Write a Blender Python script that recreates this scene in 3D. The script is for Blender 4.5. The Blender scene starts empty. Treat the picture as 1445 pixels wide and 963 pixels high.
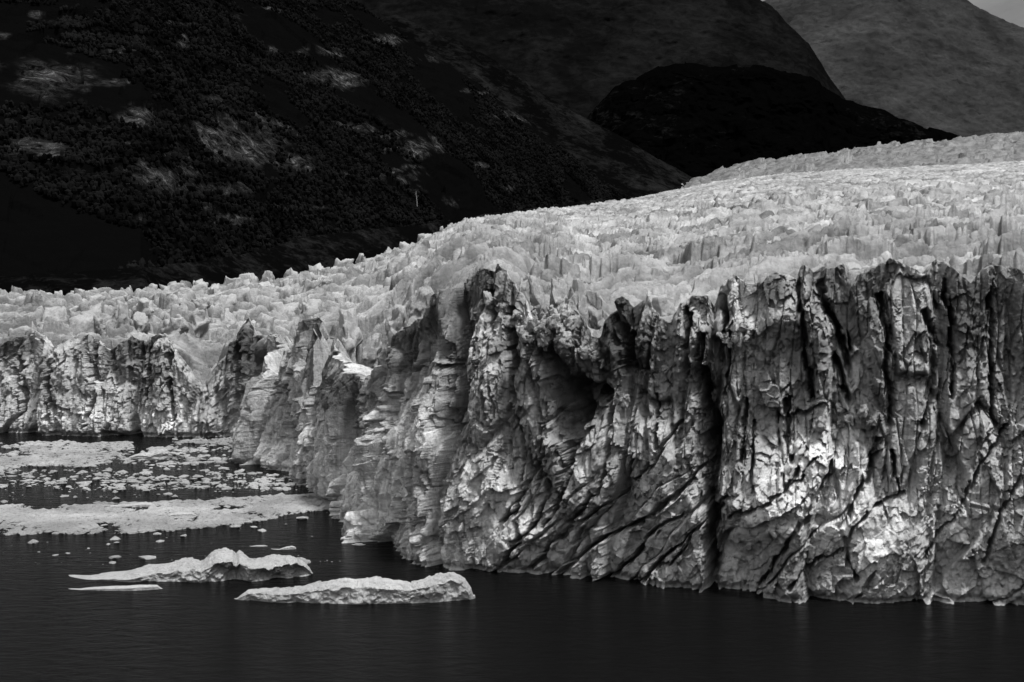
import bpy, bmesh, math, random
import numpy as np
from mathutils import Vector
random.seed(7); RNG = np.random.default_rng(11)
SC = bpy.context.scene
COL = SC.collection

# ------------------------------------------------------------------ camera, sky, sun, exposure
W, HH, FPX = 1445.0, 963.0, 2000.0
CAMZ, YH = 70.0, 330.0
TH = math.atan((HH/2-YH)/FPX)
cam = bpy.data.cameras.new('camera'); cam.sensor_width = 36; cam.lens = 36*FPX/W
cam.clip_start = 1; cam.clip_end = 40000
co = bpy.data.objects.new('camera', cam); COL.objects.link(co)
co.location = (0, 0, CAMZ); co.rotation_euler = (math.pi/2-TH, 0, 0); SC.camera = co

SUN_DIR = Vector((0.30, -0.15, 0.88)).normalized()      # towards the sun
sun_el = math.asin(SUN_DIR.z); sun_az = math.atan2(SUN_DIR.x, SUN_DIR.y)
world = bpy.data.worlds.new('World'); SC.world = world; world.use_nodes = True
nt = world.node_tree; nt.nodes.clear()
def wn(t, **k):
    n = nt.nodes.new(t)
    for a, b in k.items(): setattr(n, a, b)
    return n
sky = wn('ShaderNodeTexSky', sky_type='NISHITA', sun_disc=False, sun_elevation=sun_el, sun_rotation=sun_az)
bw = wn('ShaderNodeRGBToBW'); tc = wn('ShaderNodeTexCoord')
mp = wn('ShaderNodeMapping'); mp.inputs['Scale'].default_value = (1, 1, 4)
no = wn('ShaderNodeTexNoise'); no.inputs['Scale'].default_value = 2.2; no.inputs['Detail'].default_value = 9; no.inputs['Roughness'].default_value = .6
no.inputs['Distortion'].default_value = .5
mr = wn('ShaderNodeMapRange'); mr.inputs[1].default_value = .32; mr.inputs[2].default_value = .72; mr.inputs[3].default_value = .35; mr.inputs[4].default_value = 1.25
sep = wn('ShaderNodeSeparateXYZ')
el = wn('ShaderNodeMapRange'); el.inputs[1].default_value = 0.0; el.inputs[2].default_value = .75; el.inputs[3].default_value = .045; el.inputs[4].default_value = 3.0
m1 = wn('ShaderNodeMath', operation='MULTIPLY'); m2 = wn('ShaderNodeMath', operation='MULTIPLY')
mn = wn('ShaderNodeMath', operation='MINIMUM'); mn.inputs[1].default_value = 9.0
dt = wn('ShaderNodeVectorMath', operation='DOT_PRODUCT'); dt.inputs[1].default_value = (-.8, -.6, 0)   # unseen sky behind and left of the viewer, brightened to fill the cliff
fm = wn('ShaderNodeMapRange'); fm.inputs[1].default_value = -.4; fm.inputs[2].default_value = .9; fm.inputs[3].default_value = .8; fm.inputs[4].default_value = 2.9
m3 = wn('ShaderNodeMath', operation='MULTIPLY')
bg = wn('ShaderNodeBackground'); bg.inputs['Strength'].default_value = .05
wo = wn('ShaderNodeOutputWorld')
L = nt.links.new
L(sky.outputs[0], bw.inputs[0]); L(tc.outputs['Generated'], mp.inputs[0]); L(mp.outputs[0], no.inputs['Vector'])
L(no.outputs['Fac'], mr.inputs[0]); L(tc.outputs['Generated'], sep.inputs[0]); L(sep.outputs['Z'], el.inputs[0])
L(bw.outputs[0], mn.inputs[0]); L(mn.outputs[0], m1.inputs[0]); L(mr.outputs[0], m1.inputs[1]); L(m1.outputs[0], m2.inputs[0]); L(el.outputs[0], m2.inputs[1])
L(tc.outputs['Generated'], dt.inputs[0]); L(dt.outputs['Value'], fm.inputs[0]); L(fm.outputs[0], m3.inputs[1]); L(m2.outputs[0], m3.inputs[0]); L(m3.outputs[0], bg.inputs[0]); L(bg.outputs[0], wo.inputs[0])
sl = bpy.data.lights.new('sun', 'SUN'); sl.energy = 2.5; sl.angle = math.radians(9); sl.color = (1, 1, 1)
so = bpy.data.objects.new('sun', sl); COL.objects.link(so)
so.rotation_euler = (-SUN_DIR).to_track_quat('-Z', 'Y').to_euler(); so.location = (200, 300, 600)
VS = SC.view_settings
SC.display_settings.display_device = 'sRGB'
VS.view_transform = 'Standard'; VS.look = 'None'; VS.gamma = 1; VS.use_curve_mapping = False; VS.exposure = 1.72

# ------------------------------------------------------------------ projection helpers
CT, ST = math.cos(TH), math.sin(TH)
def ray(px, py):
    a = (np.asarray(px, float)-W/2)/FPX; b = -(np.asarray(py, float)-HH/2)/FPX
    return np.stack([a+0*b, CT+b*ST, -ST+b*CT], -1)
def at_z(px, py, z):
    r = ray(px, py); t = (z-CAMZ)/r[..., 2]; return r*t[..., None]+np.array([0, 0, CAMZ])
def at_y(px, py, Y):
    r = ray(px, py); t = Y/r[..., 1]; return r*t[..., None]+np.array([0, 0, CAMZ])
def proj(P):
    x, y, z = P[..., 0], P[..., 1], P[..., 2]-CAMZ
    d = y*CT-z*ST; u = y*ST+z*CT
    return W/2+FPX*x/d, HH/2-FPX*u/d
def tab(x, pts):
    pts = sorted(pts); return np.interp(x, [p[0] for p in pts], [p[1] for p in pts])
def sstep(a, b, x):
    t = np.clip((x-a)/(b-a), 0, 1); return t*t*(3-2*t)

# ------------------------------------------------------------------ noise
def _h(ix, iy, iz, seed):
    h = (ix.astype(np.uint32)*np.uint32(374761393)+iy.astype(np.uint32)*np.uint32(668265263)
         + iz.astype(np.uint32)*np.uint32(2246822519)+np.uint32((seed*3266489917) & 0xffffffff))
    h ^= h >> np.uint32(15); h *= np.uint32(2654435761); h ^= h >> np.uint32(13); h *= np.uint32(1274126177); h ^= h >> np.uint32(16)
    return h
def _hf(ix, iy, iz, seed):
    return _h(ix, iy, iz, seed).astype(np.float32)*np.float32(1/4294967296)
def vnoise(p, seed=0):          # value noise in -1..1
    i = np.floor(p).astype(np.int64); f = (p-i).astype(np.float32); f = f*f*(3-2*f)
    x, y, z = i[..., 0], i[..., 1], i[..., 2]; fx, fy, fz = f[..., 0], f[..., 1], f[..., 2]
    def c(a, b, d): return _hf(x+a, y+b, z+d, seed)
    x00 = c(0,0,0)*(1-fx)+c(1,0,0)*fx; x10 = c(0,1,0)*(1-fx)+c(1,1,0)*fx
    x01 = c(0,0,1)*(1-fx)+c(1,0,1)*fx; x11 = c(0,1,1)*(1-fx)+c(1,1,1)*fx
    return ((x00*(1-fy)+x10*fy)*(1-fz)+(x01*(1-fy)+x11*fy)*fz)*2-1
def fbm(p, seed=0, oct=4, gain=.5, ridged=False):
    r = 0; a = 1; s = 0; q = p.copy()
    for k in range(oct):
        n = vnoise(q, seed+k*17)
        if ridged: n = 1-2*np.abs(n)
        r = r+a*n; s += a; a *= gain; q = q*2.03+np.array([3.1, 7.7, 1.3])
    return r/s
def st(*a): return np.stack(np.broadcast_arrays(*a), -1)
def voro2(u, v, seed=0, jit=.9):   # F1, F2-F1 edge measure, cell randoms (3), offset from the cell's point
    iu = np.floor(u).astype(np.int64); iv = np.floor(v).astype(np.int64)
    F1 = np.full(u.shape, 9., np.float32); F2 = F1.copy(); cu = np.zeros_like(F1); cv = cu.copy()
    bi = np.zeros(u.shape, np.int64); bj = bi.copy()
    z = np.zeros(u.shape, np.int64)
    for a in (-1, 0, 1):
        for b in (-1, 0, 1):
            pu = (iu+a+.5+jit*(_hf(iu+a, iv+b, z, seed)-.5)-u).astype(np.float32)
            pv = (iv+b+.5+jit*(_hf(iu+a, iv+b, z+1, seed)-.5)-v).astype(np.float32)
            d = np.sqrt(pu*pu+pv*pv)
            n = d < F1
            F2 = np.where(n, F1, np.minimum(F2, d)); F1 = np.where(n, d, F1)
            cu = np.where(n, pu, cu); cv = np.where(n, pv, cv); bi = np.where(n, iu+a, bi); bj = np.where(n, iv+b, bj)
    r = [_hf(bi, bj, z+k, seed+5) for k in (2, 3, 4)]
    return F1, F2-F1, r, -cu, -cv
def voro3(p, seed=0):
    i = np.floor(p).astype(np.int64); sh = p.shape[:-1]
    F1 = np.full(sh, 9., np.float32); F2 = F1.copy(); D = np.zeros(sh+(3,), np.float32); B = np.zeros(sh+(3,), np.int64)
    for a in (-1, 0, 1):
        for b in (-1, 0, 1):
            for c in (-1, 0, 1):
                x, y, z = i[..., 0]+a, i[..., 1]+b, i[..., 2]+c
                q = np.stack([x+_hf(x, y, z, seed), y+_hf(x, y, z, seed+1), z+_hf(x, y, z, seed+2)], -1)-p
                q = q.astype(np.float32); d = np.sqrt((q*q).sum(-1)); n = d < F1
                F2 = np.where(n, F1, np.minimum(F2, d)); F1 = np.where(n, d, F1)
                D = np.where(n[..., None], -q, D); B = np.where(n[..., None], np.stack([x, y, z], -1), B)
    R = np.stack([_hf(B[..., 0], B[..., 1], B[..., 2], seed+7+k) for k in range(3)], -1)
    return F1, F2-F1, R, D
def facets3(p, seed):           # broken planar chips, about -1..1
    F1, E, R, D = voro3(p, seed)
    return (D*(R-.5)*2).sum(-1)*1.2+(R[..., 0]-.5)*.9

# ------------------------------------------------------------------ mesh helpers
def mesh_obj(name, V, F, mat, parent=None, smooth=True):
    V = np.ascontiguousarray(V, np.float32).reshape(-1, 3); F = np.ascontiguousarray(F, np.int32); n = F.shape[1]
    me = bpy.data.meshes.new(name)
    me.vertices.add(len(V)); me.vertices.foreach_set('co', V.ravel())
    me.loops.add(F.size); me.loops.foreach_set('vertex_index', F.ravel())
    me.polygons.add(len(F)); me.polygons.foreach_set('loop_start', np.arange(len(F), dtype=np.int32)*n)
    me.polygons.foreach_set('loop_total', np.full(len(F), n, np.int32))
    me.polygons.foreach_set('use_smooth', np.full(len(F), smooth, bool))
    me.materials.append(mat); me.update(calc_edges=True); me.validate()
    o = bpy.data.objects.new(name, me); COL.objects.link(o)
    if parent: o.parent = parent
    return o
def grid_faces(nr, nc):
    i = np.arange(nr*nc).reshape(nr, nc)
    return np.stack([i[:-1, :-1], i[:-1, 1:], i[1:, 1:], i[1:, :-1]], -1).reshape(-1, 4)
def tag(o, label=None, cat=None, group=None, kind=None):
    for k, v in (('label', label), ('category', cat), ('group', group), ('kind', kind)):
        if v: o[k] = v
    return o
def empty(name, loc=(0, 0, 0)):
    o = bpy.data.objects.new(name, None); COL.objects.link(o); o.location = loc; return o

# ------------------------------------------------------------------ materials
def ramp(nt, src, stops):
    r = nt.nodes.new('ShaderNodeValToRGB'); nt.links.new(src, r.inputs[0])
    e = r.color_ramp.elements
    while len(e) < len(stops): e.new(.5)
    for k, (p, c) in zip(e, stops): k.position = p; k.color = (c, c, c, 1)
    return r.outputs[0]
def noise(nt, scale, vec, detail=6, rough=.6, dist=0):
    n = nt.nodes.new('ShaderNodeTexNoise'); n.inputs['Scale'].default_value = scale; n.inputs['Detail'].default_value = detail
    n.inputs['Roughness'].default_value = rough; n.inputs['Distortion'].default_value = dist; nt.links.new(vec, n.inputs['Vector']); return n.outputs['Fac']
def mapping(nt, vec, scale, rot=(0, 0, 0)):
    m = nt.nodes.new('ShaderNodeMapping'); m.inputs['Scale'].default_value = scale; m.inputs['Rotation'].default_value = rot
    nt.links.new(vec, m.inputs[0]); return m.outputs[0]
def mul(nt, a, b):
    m = nt.nodes.new('ShaderNodeMix'); m.data_type = 'RGBA'; m.blend_type = 'MULTIPLY'; m.inputs[0].default_value = 1
    nt.links.new(a, m.inputs[6]); nt.links.new(b, m.inputs[7]); return m.outputs[2]
def bumpn(nt, h, strength, dist, prev=None):
    b = nt.nodes.new('ShaderNodeBump'); b.inputs['Strength'].default_value = strength; b.inputs['Distance'].default_value = dist
    nt.links.new(h, b.inputs['Height'])
    if prev: nt.links.new(prev, b.inputs['Normal'])
    return b.outputs[0]
def new_mat(name, rough=.6, spec=.3):
    m = bpy.data.materials.new(name); m.use_nodes = True; n = m.node_tree
    b = n.nodes['Principled BSDF']; b.inputs['Roughness'].default_value = rough; b.inputs['Specular IOR Level'].default_value = spec
    g = n.nodes.new('ShaderNodeNewGeometry')
    return m, n, b, g.outputs['Position']
def ice_mat(name, base, spread, streak=True, grime=.5):
    m, n, b, P = new_mat(name, .55, .35)
    c = ramp(n, noise(n, .05, P, 5, .6, .4), [(.3, base*(1-spread)), (.7, base*(1+spread))])
    c = mul(n, c, ramp(n, noise(n, .9, P, 8, .7), [(.25, .62), (.5, .9), (.75, 1.1)]))
    if streak:
        v = mapping(n, P, (.55, .55, .035)); c = mul(n, c, ramp(n, noise(n, 1, v, 8, .65, .3), [(.3, .5), (.5, .95), (.7, 1.12)]))
        v = mapping(n, P, (.03, .03, .9)); c = mul(n, c, ramp(n, noise(n, 1, v, 6, .6), [(.35, .8), (.5, 1.), (.65, 1.06)]))
    v = mapping(n, P, (1, 1, .45))
    c = mul(n, c, ramp(n, noise(n, 2.6, v, 4, .6, .8), [(.30, grime*.35), (.38, 1.0)]))
    n.links.new(c, b.inputs['Base Color'])
    nb = bumpn(n, noise(n, .8, P, 10, .75), 1, .8)
    nb = bumpn(n, noise(n, 4, mapping(n, P, (1, 1, .4)), 6, .7), .8, .12, nb)
    n.links.new(nb, b.inputs['Normal'])
    return m
M_CLIFF = ice_mat('cliff_ice', .42, .40)
nn = M_CLIFF.node_tree; at = nn.nodes.new('ShaderNodeAttribute'); at.attribute_name = 'wear_and_shade'   # old glassy ice .. fresh broken ice, plus shade painted into the hollows
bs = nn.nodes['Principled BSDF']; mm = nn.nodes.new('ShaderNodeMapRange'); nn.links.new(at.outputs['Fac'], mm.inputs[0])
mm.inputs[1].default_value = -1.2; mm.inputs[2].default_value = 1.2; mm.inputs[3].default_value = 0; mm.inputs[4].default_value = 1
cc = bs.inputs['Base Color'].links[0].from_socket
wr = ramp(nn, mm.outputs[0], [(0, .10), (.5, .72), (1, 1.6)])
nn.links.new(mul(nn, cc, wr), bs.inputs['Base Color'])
M_FIELD = ice_mat('surface_ice', .17, .55, streak=False, grime=1.2)
nn = M_FIELD.node_tree; bs = nn.nodes['Principled BSDF']; cc = bs.inputs['Base Color'].links[0].from_socket   # wind-blown grit bands
gp = nn.nodes.new('ShaderNodeNewGeometry').outputs['Position']
nn.links.new(mul(nn, cc, ramp(nn, noise(nn, 1, mapping(nn, gp, (.014, .045, .02), (0, 0, .2)), 7, .65, .6), [(.34, .15), (.48, .85), (.7, 1.4)])), bs.inputs['Base Color'])
M_SERAC = ice_mat('serac_ice', .20, .25, streak=False, grime=1.2)
M_DIRTY = ice_mat('debris_covered_ice', .06, .6, streak=False, grime=.5)
M_BERG = ice_mat('iceberg_ice', .24, .2, streak=False, grime=1.0)
M_BRASH = ice_mat('brash_ice', .17, .5, streak=False, grime=.3)

def rock_mat(name, dark, light, lo, hi, sc=.004, fine=.04):
    m, n, b, P = new_mat(name, 1, 0)
    v = mapping(n, P, (1, 1, 2.2), (0.35, .5, 0))
    a = noise(n, sc, P, 4, .6, .5); f = noise(n, fine, v, 10, .75, .8)
    mm = n.nodes.new('ShaderNodeMath'); mm.operation = 'MULTIPLY'; n.links.new(a, mm.inputs[0]); n.links.new(f, mm.inputs[1])
    n.links.new(ramp(n, mm.outputs[0], [(lo, dark), (hi, light)]), b.inputs['Base Color'])
    n.links.new(bumpn(n, f, .6, 8), b.inputs['Normal'])
    return m
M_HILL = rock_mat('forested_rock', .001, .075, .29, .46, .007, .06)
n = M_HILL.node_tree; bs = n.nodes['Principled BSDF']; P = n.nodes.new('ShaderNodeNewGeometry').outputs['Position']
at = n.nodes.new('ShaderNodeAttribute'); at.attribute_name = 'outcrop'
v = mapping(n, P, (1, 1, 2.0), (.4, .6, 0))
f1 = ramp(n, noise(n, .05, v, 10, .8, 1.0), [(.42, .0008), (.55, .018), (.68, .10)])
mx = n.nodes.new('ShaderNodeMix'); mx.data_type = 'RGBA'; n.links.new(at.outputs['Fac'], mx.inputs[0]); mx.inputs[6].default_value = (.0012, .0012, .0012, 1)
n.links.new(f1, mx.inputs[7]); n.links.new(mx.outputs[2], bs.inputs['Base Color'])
M_MORAINE = rock_mat('moraine_rubble', .001, .012, .24, .45, .01, .08)
M_MID = rock_mat('mid_slope_rock', .0008, .009, .22, .45, .006, .03)
M_MTN = rock_mat('mountain_rock', .0005, .006, .3, .45, .003, .02)
M_FAR = rock_mat('far_slope_rock', .0015, .007, .2, .5, .002, .012)
M_STREAK = rock_mat('snow_streaked_rock', .008, .026, .15, .42, .002, .02)
M_FOREST, n, b, P = new_mat('beech_foliage', 1, 0)
n.links.new(ramp(n, noise(n, .02, P, 6), [(.35, .001), (.7, .006)]), b.inputs['Base Color'])
M_DEAD, n, b, P = new_mat('bleached_wood', .8, .2)
n.links.new(ramp(n, noise(n, .5, P, 4), [(.3, .08), (.7, .2)]), b.inputs['Base Color'])

M_WATER, n, b, P = new_mat('lake_water', .12, .5)
b.inputs['Base Color'].default_value = (.002, .002, .002, 1); b.inputs['IOR'].default_value = 1.07
b.inputs['Specular IOR Level'].default_value = .5
nb = bumpn(n, noise(n, 1, mapping(n, P, (.22, .5, 1)), 6, .6, .5), .9, .5)
nb = bumpn(n, noise(n, 1, mapping(n, P, (1.5, 3.2, 1)), 4, .6), .6, .12, nb)
n.links.new(nb, b.inputs['Normal'])

# ------------------------------------------------------------------ water
me = bpy.data.meshes.new('lake_water'); bm = bmesh.new()
R_ = 12000; bm.faces.new([bm.verts.new(v) for v in ((-R_, -500, 0), (R_, -500, 0), (R_, 20000, 0), (-R_, 20000, 0))]); bm.to_mesh(me); bm.free()
me.materials.append(M_WATER); lake = bpy.data.objects.new('lake_water', me); COL.objects.link(lake); tag(lake, kind='structure')

# ------------------------------------------------------------------ glacier: front line
glacier = empty('glacier', (40, 290, 0))
tag(glacier, 'huge grey-white glacier with crevassed back and jagged ice cliff above dark water', 'glacier')
def keep(o):                       # parent while keeping world coordinates
    o.parent = glacier; o.matrix_parent_inverse = glacier.matrix_basis.inverted() if False else __import__('mathutils').Matrix.Translation(-glacier.location); return o

BASE = [(-420, 600), (-200, 606), (-40, 610), (60, 613), (180, 616), (250, 617), (310, 617), (336, 619), (344, 626), (342, 640), (356, 655), (385, 668), (415, 680), (441, 686), (449, 696), (455, 712),
        (464, 735), (490, 757), (530, 779), (575, 794), (625, 806), (720, 813), (800, 820), (880, 829), (1000, 838), (1130, 845), (1270, 853), (1445, 862), (1640, 871), (1900, 880)]
RIM = [(-420, 478), (-300, 470), (-220, 482), (-160, 468), (-90, 485), (-40, 470), (0, 486), (50, 468), (90, 488), (130, 470), (160, 492), (178, 482), (190, 474), (209, 482), (228, 470), (240, 470), (256, 495), (271, 513), (282, 528), (292, 539), (302, 529), (313, 511), (328, 503),
       (331, 485), (341, 479), (349, 456), (358, 446), (364, 458), (368, 474), (390, 473), (396, 505), (403, 536), (411, 516), (426, 488), (430, 452), (440, 448), (446, 462), (444, 510), (452, 542), (470, 546), (476, 500), (484, 477), (492, 490), (510, 519), (526, 542), (534, 520), (541, 494),
       (548, 484), (556, 479), (572, 462), (590, 446), (600, 428), (610, 417), (630, 408), (647, 404), (658, 392), (670, 380), (682, 379), (691, 384), (695, 398), (699, 378), (703, 373), (714, 380), (722, 391), (738, 414), (745, 438), (756, 446), (775, 452), (790, 448), (797, 425), (803, 418), (812, 424),
       (823, 440), (842, 472), (852, 474), (860, 450), (867, 430), (878, 418), (886, 424), (893, 434), (900, 426), (913, 423), (924, 438), (948, 457), (955, 440), (962, 427), (972, 420), (981, 416), (1000, 417), (1008, 432), (1016, 403), (1024, 394), (1034, 390), (1046, 396), (1055, 404), (1075, 401),
       (1083, 390), (1094, 385), (1112, 389), (1124, 398), (1129, 379), (1134, 374), (1148, 384), (1162, 376), (1178, 380), (1191, 374), (1197, 392), (1202, 405), (1210, 388), (1225, 384), (1240, 374), (1256, 364), (1275, 372), (1300, 384), (1320, 366), (1345, 376), (1370, 398), (1395, 370), (1430, 380),
       (1460, 396), (1500, 374), (1560, 390), (1620, 372), (1700, 388), (1900, 380)]
PLAT = [(-420, 478), (0, 480), (180, 485), (256, 500), (292, 536), (330, 512), (365, 495), (400, 530), (440, 540), (465, 545), (500, 530), (526, 535), (550, 500), (600, 446), (650, 415), (700, 400), (750, 440), (790, 452), (845, 474), (880, 450), (948, 455), (1000, 430), (1080, 408), (1200, 404), (1300, 400), (1900, 398)]

def catmull(P, n):
    out = []
    for i in range(len(P)-1):
        p0 = P[max(i-1, 0)]; p1 = P[i]; p2 = P[i+1]; p3 = P[min(i+2, len(P)-1)]
        t = np.linspace(0, 1, n, endpoint=False)[:, None]
        out.append(.5*((2*p1)+(-p0+p2)*t+(2*p0-5*p1+4*p2-p3)*t*t+(-p0+3*p1-3*p2+p3)*t**3))
    out.append(P[-1:]); return np.concatenate(out)
bp = np.array(BASE, float); BW_ = at_z(bp[:, 0], bp[:, 1], 0.0)[:, :2]
C0 = catmull(BW_, 60)
seg = np.linalg.norm(np.diff(C0, axis=0), axis=1); arc0 = np.r_[0, np.cumsum(seg)]
dist = np.linalg.norm(C0, axis=1); pxc = W/2+FPX*C0[:, 0]/C0[:, 1]
fc0 = np.clip(np.diff(pxc)/np.maximum(seg, 1e-6)*C0[1:, 1]/FPX/.75, 0, 1)      # sample finer where the face runs away from view
wgt = np.r_[0, np.cumsum(seg*(1+2.6*(1-np.convolve(np.pad(fc0, 20, 'edge'), np.ones(41)/41, 'valid')))/((dist[1:]+dist[:-1])/2))]
NC, NR = 4250, 500
tt = np.linspace(wgt[np.argmin(np.abs(C0[:, 0]-at_z(-140, 609, 0.)[0]))], wgt[np.argmin(np.abs(C0[:, 0]-at_z(1860, 879, 0.)[0]))], NC); A = np.interp(tt, wgt, arc0)
CX = np.interp(A, arc0, C0[:, 0]); CY = np.interp(A, arc0, C0[:, 1])
# smooth inward normal
ga = np.linspace(0, arc0[-1], 3000); gx = np.interp(ga, arc0, C0[:, 0]); gy = np.interp(ga, arc0, C0[:, 1])
tx = np.gradient(gx, ga); ty = np.gradient(gy, ga)
k = np.exp(-np.linspace(-2.2, 2.2, 201)**2); k /= k.sum()
pad = 100
tx = np.convolve(np.pad(tx, pad, 'edge'), k, 'valid'); ty = np.convolve(np.pad(ty, pad, 'edge'), k, 'valid')
nx, ny = -ty, tx; nl = np.hypot(nx, ny); nx /= nl; ny /= nl
NX = np.interp(A, ga, nx); NY = np.interp(A, ga, ny)

def lean(z): return .26*z-.0012*z*z
# rim height for every column, from where the rim stands
def height_for(table, inset):
    rx, ry = CX+NX*inset, CY+NY*inset
    z = np.full(NC, 40.)
    for it in range(4):
        px, _ = proj(np.stack([rx, ry, z], -1)); py = tab(px, table)
        # height of the point of this ray standing at (rx, ry)
        r = ray(px, py); z = CAMZ+r[:, 2]/r[:, 1]*ry
    return z
ZT = height_for(RIM, 11.0)

# cracks: polylines in the photograph's pixels, (width m, depth m)
CR = []
def crack(w, d, *pts): CR.append((w, d, np.array(pts, float)))
exec_cracks = [
 # the big chasms
 (2.2, 12, (724,440),(728,500),(733,560)), (1.2, 7, (696,384),(698,430),(702,452)), (.8, 5, (733,560),(736,620),(730,690)),
 (7, 15, (800,545),(815,575),(812,610)), (5, 12, (785,500),(800,540),(850,560)), (3, 10, (812,610),(806,660),(800,700)),
 (4.5, 13, (985,530),(1000,580),(1010,640)), (3.5, 12, (1010,640),(1003,720),(998,835)), (3, 9, (870,440),(890,490),(885,520)),
 (2.2, 9, (1018,425),(1024,450),(1022,470)), (2, 9, (1133,400),(1135,460),(1133,500),(1142,560)),
 (2.2, 9, (1160,400),(1172,440),(1195,480),(1200,520)), (2, 8, (1180,510),(1190,545),(1198,565)), (2, 7, (1240,420),(1252,460),(1256,520),(1260,600)),
 (1.8, 7, (968,440),(970,480),(965,490)), (1.8, 7, (990,470),(985,500),(980,520)), (1.5, 6, (1035,470),(1030,520),(1025,560)),
 (1.2, 6, (1058,560),(1056,600),(1052,650)), (1.0, 5, (1070,590),(1068,640),(1066,690)), (1.0, 5, (1112,560),(1113,610),(1116,650)),
 (2.5, 8, (1180,350),(1195,372),(1200,390)),
 # left half
 (2.2, 10, (529,510),(526,560),(524,620)), (1.2, 7, (545,500),(550,560),(541,610),(545,640)), (1.0, 6, (573,500),(566,540),(560,560)),
 (1.6, 8, (630,470),(640,520),(632,560)), (2.5, 8, (637,580),(640,620),(636,660),(630,700)), (1.0, 6, (668,600),(664,560),(668,520)),
 (1.2, 7, (392,500),(396,560),(393,625)), (1.4, 8, (443,500),(440,560),(441,600)), (1.8, 8, (335,490),(340,540),(338,560)),
 (1.5, 8, (378,470),(379,520),(376,550)), (1.2, 7, (210,480),(212,530),(208,560)), (1.4, 7, (244,500),(250,560),(247,590)), (1.4, 8, (480,540),(478,600),(480,650)),
 (.9, 5, (462,560),(460,620),(462,680)), (1.0, 5, (500,560),(505,620),(498,690)), (1.0, 6, (512,560),(515,640),(510,720)), (.9, 5, (419,560),(421,600),(418,640)),
 (.8, 4, (693,470),(692,520),(691,590)), (.7, 4, (681,480),(680,530)), (.8, 4, (705,590),(704,540)),
 (1.5, 7, (556,650),(552,700),(545,750)), (2.2, 7, (601,640),(597,690),(593,740),(597,785)), (1.2, 6, (588,560),(590,620),(594,680)),
 (1, 5, (612,620),(616,660),(613,700)), (1.2, 6, (755,625),(753,680),(760,640)), (1.0, 5, (770,600),(768,640),(767,670)), (1.0, 5, (742,640),(740,690),(745,720)),
 # curved shear bands of the right half
 (1.3, 6, (862,560),(861,630),(858,670),(845,700),(820,725),(790,752),(760,785),(735,808)),
 (1.5, 7, (1020,640),(985,672),(950,702),(915,732),(870,752),(825,778),(790,806),(775,818)),
 (1.0, 5, (900,640),(888,680),(870,700),(845,720),(815,745),(800,770)),
 (1.0, 5, (795,600),(797,660),(790,700),(778,730),(765,745)), (1.2, 6, (775,640),(745,665),(735,690),(720,720),(705,738)),
 (1.2, 6, (760,655),(770,700),(758,735),(735,755),(715,775),(700,800)),
 (.9, 5, (960,600),(935,640),(915,668),(895,680)), (.9, 5, (925,560),(930,610),(935,640)),
 (1.0, 5, (1030,700),(1000,735),(960,765),(930,790),(905,825)), (.9, 4, (985,745),(955,785),(920,808),(900,828)),
 (1.2, 6, (1010,700),(975,725),(930,745),(890,790),(860,820),(840,826)),
 (1.3, 6, (1168,670),(1150,705),(1135,725),(1110,765),(1088,800),(1068,828)),
 (1.2, 5, (1125,655),(1110,690),(1080,705),(1050,720),(1030,730)), (.9, 4, (1150,640),(1130,670),(1105,690)),
 (1.8, 7, (1245,620),(1225,660),(1205,705),(1190,735)), (1.2, 5, (1270,700),(1235,712),(1210,735),(1200,770),(1165,785),(1140,800),(1115,828)),
 (1.2, 5, (1195,760),(1205,800),(1212,812)), (1.0, 5, (1260,640),(1262,700)), (1.2, 6, (1420,600),(1380,660),(1350,720),(1300,790)), (1.4, 6, (1340,400),(1345,470),(1335,560)),
 (1.4, 6, (1400,420),(1395,500),(1405,600)), (1.2, 6, (1460,640),(1420,720),(1390,800)), (2.0, 8, (1310,440),(1318,520),(1300,600)),
 (1.4, 6, (20,500),(24,560),(20,600)), (1.4, 6, (80,500),(76,560),(82,600)), (1.4, 6, (130,505),(134,560),(128,600)), (1.4, 6, (-50,500),(-46,560),(-50,600)),
]
# blocks that stand proud (+) or are hollow (-): (px, py, rx, ry, metres outward)
LUMPS = [(688, 520, 28, 90, 4.0), (600, 620, 45, 55, 3.5), (700, 700, 70, 90, 3.0), (1120, 700, 90, 60, 4.5), (1180, 640, 60, 30, 2.5), (930, 640, 45, 60, 2.5),
         (870, 620, 40, 60, 2.0), (900, 470, 25, 40, 3), (1100, 430, 30, 35, 3.5), (560, 560, 40, 60, -3.0), (615, 480, 50, 40, -4.5), (820, 560, 45, 60, -6), (1000, 600, 22, 110, -4),
         (1130, 520, 30, 60, -2), (1160, 510, 25, 60, 3.0), (1045, 470, 25, 25, 3), (1040, 740, 30, 50, 2), (470, 650, 40, 60, 1.0), (360, 520, 22, 50, 3.0), (230, 540, 30, 50, 2.0), (1245, 500, 22, 90, 2.0),
         (1235, 770, 50, 60, 2.5), (760, 560, 22, 80, 1.5), (1090, 600, 50, 40, -2.0), (980, 470, 30, 50, 2.5), (1350, 650, 50, 120, 3), (1420, 500, 40, 90, -3)]

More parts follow.
